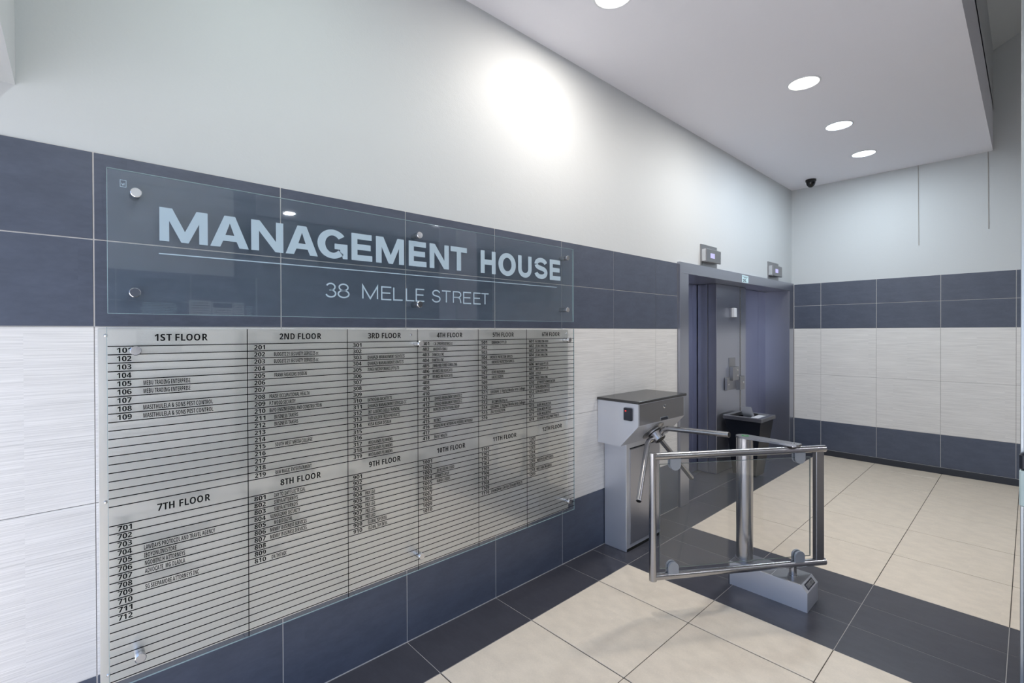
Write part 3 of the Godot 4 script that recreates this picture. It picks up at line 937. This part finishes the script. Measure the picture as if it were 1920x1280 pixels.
# ---------------------------------------------------------------- turnstile
func _turnstile() -> void:
	var base := Vector3(0.1, 0, -3.1)
	var t := thing("tripod_turnstile", "waist-high steel tripod turnstile with black stone top by the wall", "turnstile", base)
	slab("pedestal", Vector3(0.004, 0.0, -2.868), Vector3(0.196, 0.785, -3.335), M.satin_sheet, t, 0.004, base)
	slab("access_panel", Vector3(0.194, 0.045, -2.915), Vector3(0.2, 0.735, -3.315), M.steel, t, 0.002, base)
	slab("panel_gap", Vector3(0.1935, 0.737, -2.913), Vector3(0.1975, 0.745, -3.317), M.gap, t, 0.0, base)
	slab("foot", Vector3(0.004, 0.0, -2.875), Vector3(0.1985, 0.02, -3.33), M.gap, t, 0.0, base)
	var st := begin()
	var prof := [Vector2(0.004, 0.778), Vector2(0.2, 0.779), Vector2(0.346, 0.937), Vector2(0.347, 1.093), Vector2(0.004, 1.093)]
	prism(st, prof, Vector3(0, 0, -2.79), Vector3.RIGHT, Vector3.UP, Vector3(0, 0, -0.638))
	part("housing", st, M.satin_sheet, t, base)
	slab("front_cover", Vector3(0.346, 0.942, -2.802), Vector3(0.3495, 1.086, -3.416), M.satin, t, 0.001, base)
	slab("stone_top", Vector3(0.004, 1.093, -2.778), Vector3(0.358, 1.112, -3.448), M.granite, t, 0.003, base)
	# card reader on the side that faces the street
	var r := slab("card_reader", Vector3(0.236, 0.972, -2.792), Vector3(0.303, 1.06, -2.772), M.reader, t, 0.005, base)
	slab("light", Vector3(0.252, 1.036, -2.773), Vector3(0.262, 1.043, -2.7705), M.led, r)
	st = begin()
	lathe(st, Vector3(0.3485, 1.045, -3.126), Vector3.RIGHT, [Vector2(0.016, 0), Vector2(0.015, 0.004), Vector2(0.009, 0.006), Vector2(0, 0.006)], 20)
	part("key_lock", st, M.chrome, t, base)
	var pl := slab("maker_plate", Vector3(0.349, 0.944, -3.075), Vector3(0.3515, 0.968, -3.178), M.chrome, t, 0.001, base)
	slab("plate_field", Vector3(0.351, 0.948, -3.084), Vector3(0.3522, 0.964, -3.169), M.reader, pl)
	# hub and three arms around an axis that points down into the lane
	var th := deg_to_rad(44.0)
	var n := Vector3(cos(th), -sin(th), 0)
	var p := Vector3(sin(th), cos(th), 0)
	var c0 := Vector3(0.273, 0.86, -3.1)
	st = begin()
	lathe(st, c0 - n * 0.03, n, [Vector2(0.10, 0.026), Vector2(0.094, 0.036), Vector2(0.062, 0.044), Vector2(0.060, 0.05), Vector2(0, 0.05)], 36)
	part("collar", st, M.satin, t, base)
	st = begin()
	lathe(st, c0, n, [Vector2(0.054, 0.0), Vector2(0.054, 0.024), Vector2(0.047, 0.026)], 30)
	part("seal_ring", st, M.black, t, base)
	st = begin()
	lathe(st, c0, n, [Vector2(0.046, 0.018), Vector2(0.046, 0.082), Vector2(0.042, 0.086), Vector2(0, 0.086)], 36)
	var hub := part("hub", st, M.tube, t, base)
	st = begin()
	lathe(st, c0, n, [Vector2(0.034, 0.084), Vector2(0.034, 0.09), Vector2(0, 0.09)], 24)
	part("hub_cap", st, M.black, hub)
	var half := deg_to_rad(52.0)
	for k in 3:
		var u := p.rotated(n, k * TAU / 3.0)
		var dir := (n * cos(half) + u * sin(half)).normalized()
		var start := c0 + n * 0.055 + u * 0.03
		var knee := c0 + n * 0.045 + u * 0.085
		var tip := c0 + n * 0.03 + dir * 0.54
		var along := (tip - knee).normalized()
		var path := [start, start.lerp(knee, 0.45)]
		for i in range(1, 8):
			var f := i / 8.0
			var a: Vector3 = start.lerp(knee, 0.45)
			var b := knee + along * 0.05
			path.append(a.lerp(knee, f).lerp(knee.lerp(b, f), f))
		path.append(knee + along * 0.05)
		path.append(tip)
		st = begin()
		tube(st, path, 0.0185, 22)
		var arm := part("arm", st, M.tube, t, base)
		st = begin()
		tube(st, [tip - along * 0.002, tip + along * 0.004], 0.0165, 20)
		part("end_plug", st, M.black, arm)


# ---------------------------------------------------------------- glass swing gate on its post
func _gate() -> void:
	var base := Vector3(1.09, 0, -3.08)
	var t := thing("swing_gate", "waist-high steel and glass swing gate on a post with floor box", "gate", base)
	# floor box with a sloping nose
	var st := begin()
	prism(st, [Vector2(0.88, 0.0), Vector2(1.314, 0.0), Vector2(1.314, 0.108), Vector2(1.283, 0.144), Vector2(0.88, 0.144)], Vector3(0, 0, -2.983), Vector3.RIGHT, Vector3.UP, Vector3(0, 0, -0.195))
	var fb := part("floor_box", st, M.satin_sheet, t, base)
	slab("cover_plate", Vector3(0.883, 0.144, -2.988), Vector3(1.12, 0.1465, -3.173), M.satin, fb, 0.001)
	slab("cover_plate", Vector3(1.123, 0.144, -2.988), Vector3(1.281, 0.1465, -3.173), M.satin, fb, 0.001)
	slab("corner_strip", Vector3(0.874, 0.0, -2.981), Vector3(0.882, 0.144, -2.99), M.tube, fb, 0.001)
	# maker's badge on the sloping nose
	var sl := Vector3(1.283 - 1.314, 0.144 - 0.108, 0).normalized()
	var sn := Vector3(-sl.y, sl.x, 0) * -1.0
	var mid := Vector3(1.2985, 0.126, -3.08)
	st = begin()
	prism(st, [Vector2(-0.062, -0.0165), Vector2(0.062, -0.0165), Vector2(0.062, 0.0165), Vector2(-0.062, 0.0165)], mid, Vector3(0, 0, -1), sl, sn * 0.0025)
	part("badge", st, M.reader, fb)
	var tm := TextMesh.new()
	var f := SystemFont.new()
	f.font_names = PackedStringArray(["Droid Sans"])
	f.font_weight = 700
	tm.font = f
	tm.text = "TURNSTAR"
	tm.font_size = 24
	tm.pixel_size = 0.01
	tm.depth = 0.02
	tm.curve_step = 2.5
	var o := put("badge_text", tm, M.tube, fb)
	var wide := tm.get_aabb().size.x
	o.basis = Basis(Vector3(0, 0, -1) * (0.108 / wide), sl * (0.021 / 0.171), sn * 0.04)
	var ctr := tm.get_aabb().get_center()
	o.position = mid + sn * 0.0028 - o.basis * Vector3(ctr.x, ctr.y, 0)
	# post
	st = begin()
	var pc := Vector3(0.932, 0.1465, -3.088)
	lathe(st, pc, Vector3.UP, [Vector2(0.057, 0), Vector2(0.057, 0.003), Vector2(0.049, 0.004), Vector2(0.049, 0.768), Vector2(0, 0.768)], 44)
	part("post", st, M.tube, t, base)
	# arm plate with rounded ends from the post to the hinge
	var hinge := Vector3(1.213, 0, -3.075)
	var a2 := Vector2(pc.x, pc.z)
	var b2 := Vector2(hinge.x + 0.012, hinge.z)
	var dir := (b2 - a2).normalized()
	var nor := Vector2(-dir.y, dir.x)
	var poly := []
	for i in 17:
		var g := PI * 0.5 + PI * i / 16.0
		poly.append(a2 + dir * cos(g) * 0.051 + nor * sin(g) * 0.051)
	for c in [[0.018, -0.034], [0.028, -0.024], [0.028, 0.024], [0.018, 0.034]]:
		poly.append(b2 + dir * c[0] + nor * c[1])
	st = begin()
	prism(st, poly, Vector3(0, 0.9145, 0), Vector3.RIGHT, Vector3(0, 0, 1), Vector3(0, 0.012, 0))
	var arm := part("arm_plate", st, M.satin, t, base)
	st = begin()
	lathe(st, Vector3(pc.x + 0.004, 0.9262, pc.z), Vector3.UP, [Vector2(0.022, 0), Vector2(0.022, 0.0008), Vector2(0.011, 0.0008), Vector2(0.011, 0)], 28)
	part("green_ring", st, M.green, arm)
	st = begin()
	lathe(st, Vector3(hinge.x, 0.926, hinge.z), Vector3.UP, [Vector2(0.010, 0), Vector2(0.009, 0.003), Vector2(0.0, 0.004)], 20)
	part("cap_bolt", st, M.chrome, arm)
	st = begin()
	lathe(st, Vector3(hinge.x, 0.1465, hinge.z), Vector3.UP, [Vector2(0.026, 0), Vector2(0.026, 0.003), Vector2(0.02, 0.0035), Vector2(0.02, 0.055)], 28)
	part("spindle", st, M.tube, t, base)
	st = begin()
	lathe(st, Vector3(hinge.x, 0.902, hinge.z), Vector3.UP, [Vector2(0.012, 0), Vector2(0.012, 0.013)], 18)
	part("pivot", st, M.chrome, t, base)
	# the leaf, drawn along its own x axis from the hinge
	var leaf := Node3D.new()
	leaf.name = "leaf"
	t.add_child(leaf)
	leaf.position = hinge - base
	leaf.rotation.y = atan2(-0.835, -0.55)
	var rr := 0.0205
	var yt := 0.888
	var yb := 0.212
	for y in [yt, yb]:
		st = begin()
		tube(st, [Vector3(-0.212, y, 0), Vector3(0.882, y, 0)], rr, 26)
		put("rail", st.commit(), M.tube, leaf)
	st = begin()
	tube(st, [Vector3(0.882, yb - rr, 0), Vector3(0.882, yt + rr, 0)], rr + 0.0006, 26)
	put("stile", st.commit(), M.tube, leaf)
	st = begin()
	box(st, Vector3(-0.198, yb, -0.014), Vector3(-0.146, yt, 0.018), 0.002)
	put("bar", st.commit(), M.satin, leaf)
	st = begin()
	box(st, Vector3(-0.113, 0.255, -0.004), Vector3(0.841, 0.842, 0.004))
	put("glass_pane", st.commit(), M.gate_glass, leaf)
	st = begin()
	box(st, Vector3(-0.113, 0.842, -0.0042), Vector3(0.841, 0.8432, 0.0042))
	box(st, Vector3(-0.113, 0.2538, -0.0042), Vector3(0.841, 0.255, 0.0042))
	box(st, Vector3(-0.1142, 0.255, -0.0042), Vector3(-0.113, 0.842, 0.0042))
	box(st, Vector3(0.841, 0.255, -0.0042), Vector3(0.8422, 0.842, 0.0042))
	put("glass_edge", st.commit(), M.gate_edge, leaf)
	for c in [[0.752, true], [0.766, false], [-0.038, true], [-0.034, false]]:
		poly = []
		var up: bool = c[1]
		var yy := yt - rr + 0.006 if up else yb + rr - 0.006
		var sg := -1.0 if up else 1.0
		poly.append(Vector2(c[0] - 0.031, yy))
		poly.append(Vector2(c[0] + 0.031, yy))
		for i in 13:
			var g := PI * i / 12.0
			poly.append(Vector2(c[0] + 0.031 * cos(g), yy + sg * (0.034 + 0.031 * sin(g))))
		st = begin()
		prism(st, poly, Vector3(0, 0, 0.006), Vector3.RIGHT, Vector3.UP, Vector3(0, 0, 0.012))
		prism(st, poly, Vector3(0, 0, -0.018), Vector3.RIGHT, Vector3.UP, Vector3(0, 0, 0.012))
		var cl := put("glass_clip", st.commit(), M.clip, leaf)
		cl.set_meta("label", "satin grey glass clip")


# ---------------------------------------------------------------- dustbin
func _dustbin() -> void:
	var base := Vector3(0.03, 0, -5.5)
	var t := thing("dustbin", "tapered navy dustbin with steel swing top before the lift pier", "bin", base)
	var lo := [Vector3(-0.10, 0.0, -5.40), Vector3(0.14, 0.0, -5.40), Vector3(0.14, 0.0, -5.64), Vector3(-0.10, 0.0, -5.64)]
	var hi := [Vector3(-0.145, 0.628, -5.295), Vector3(0.232, 0.628, -5.295), Vector3(0.232, 0.628, -5.672), Vector3(-0.145, 0.628, -5.672)]
	var st := begin()
	var c := Vector3(0.04, 0.3, -5.5)
	for i in 4:
		var j := (i + 1) % 4
		face(st, [lo[i], lo[j], hi[j], hi[i]], (lo[i] + hi[j]) * 0.5 - c)
	face(st, lo, Vector3.DOWN)
	part("body", st, M.navy, t, base)
	# steel rim around the opening
	st = begin()
	box(st, Vector3(-0.16, 0.62, -5.28), Vector3(0.246, 0.66, -5.325), 0.002)
	box(st, Vector3(-0.16, 0.62, -5.645), Vector3(0.246, 0.66, -5.69), 0.002)
	box(st, Vector3(-0.16, 0.62, -5.325), Vector3(-0.11, 0.66, -5.645), 0.002)
	box(st, Vector3(0.196, 0.62, -5.325), Vector3(0.246, 0.66, -5.645), 0.002)
	part("rim", st, M.satin, t, base)
	# swing lid, half open
	st = begin()
	var e1 := Vector3(0.97, 0.0, -0.24).normalized()
	prism(st, [Vector2(-0.055, -0.02), Vector2(0.055, -0.02), Vector2(0.055, 0.10), Vector2(-0.055, 0.10)], Vector3(0.045, 0.655, -5.46), e1, Vector3(-0.26, 0.96, 0.1).normalized(), Vector3(0, 0, -0.006))
	part("lid_flap", st, M.satin, t, base)
	st = begin()
	prism(st, [Vector2(-0.108, 5.33), Vector2(0.02, 5.33), Vector2(0.02, 5.64), Vector2(-0.108, 5.64)], Vector3(0, 0.648, 0), Vector3.RIGHT, Vector3(0, -0.03, -1), Vector3(0, 0.005, 0))
	part("lid_flap", st, M.satin, t, base)
	st = begin()
	prism(st, [Vector2(0.085, 5.33), Vector2(0.194, 5.33), Vector2(0.194, 5.64), Vector2(0.085, 5.64)], Vector3(0, 0.64, 0), Vector3.RIGHT, Vector3(0, 0, -1), Vector3(0, 0.005, 0))
	part("lid_flap", st, M.white_plastic, t, base)


# ---------------------------------------------------------------- the rest
func _small_things() -> void:
	# black dome camera on the ceiling
	var base := Vector3(0.312, H, -6.705)
	var t := thing("dome_camera", "small black dome camera on the ceiling in the far corner", "camera", base)
	var st := begin()
	lathe(st, base, Vector3.DOWN, [Vector2(0.058, -0.004), Vector2(0.058, 0.022), Vector2(0.052, 0.026), Vector2(0.0, 0.026)], 28)
	part("base_ring", st, M.black, t, base)
	st = begin()
	var prof := []
	for i in 13:
		var g := PI * 0.5 * i / 12.0
		prof.append(Vector2(0.051 * cos(g), 0.024 + 0.072 * sin(g)))
	lathe(st, base, Vector3.DOWN, prof, 28)
	var dome := mat(Color(0.015, 0.015, 0.02), 0.12)
	part("dome", st, dome, t, base)
	# small box on the pillar at the right edge
	base = Vector3(2.16, 0.82, -3.0)
	t = thing("access_box", "small pale teal box with dark top on the pillar's edge", "box", base)
	slab("body", Vector3(2.131, 0.83, -3.0), Vector3(2.20, 0.985, -2.95), mat(Color(0.72, 0.79, 0.79), 0.4), t, 0.006, base)
	slab("cap", Vector3(2.131, 0.985, -3.0), Vector3(2.20, 1.06, -2.952), M.reader, t, 0.01, base)
	# notices on the wall opposite, mirrored in the sign
	var sheets := [
		["dark navy notice panel with pale print on the wall opposite", "notice", -0.401, -0.769, 1.40, 1.918, M.reader, true],
		["white notice with small print beside the navy panel", "notice", -0.834, -1.034, 1.62, 1.933, M.white_paper, false],
		["white certificate with a dark heading band", "notice", -1.041, -1.238, 1.62, 1.922, M.white_paper, false],
		["narrow white safety poster with dark figures", "poster", -1.246, -1.345, 1.66, 1.923, M.white_paper, false],
		["small dark notice at the wall's end", "notice", -1.355, -1.436, 1.62, 1.908, M.reader, true],
	]
	for k in sheets.size():
		var s: Array = sheets[k]
		base = Vector3(XR, s[4], (s[2] + s[3]) / 2.0)
		t = thing("wall_notice", s[0], s[1], base)
		slab("sheet", Vector3(XR - 0.006, s[4], s[2]), Vector3(XR + 0.001, s[5], s[3]), s[6], t, 0.0, base)
		var ink: Material = M.paper if s[7] else M.ink
		var y: float = s[5] - 0.03
		var w: float = s[2] - s[3]
		st = begin()
		if k == 2:
			box(st, Vector3(XR - 0.0068, y - 0.03, s[2] - 0.008), Vector3(XR - 0.0058, y + 0.02, s[3] + 0.008))
			y -= 0.06
		while y > s[4] + 0.03:
			var inset: float = w * rng.randf_range(0.06, 0.16)
			box(st, Vector3(XR - 0.0068, y, s[2] - inset), Vector3(XR - 0.0058, y + 0.006, s[3] + inset))
			y -= 0.016 if s[7] else 0.026
		part("print", st, ink, t, base)
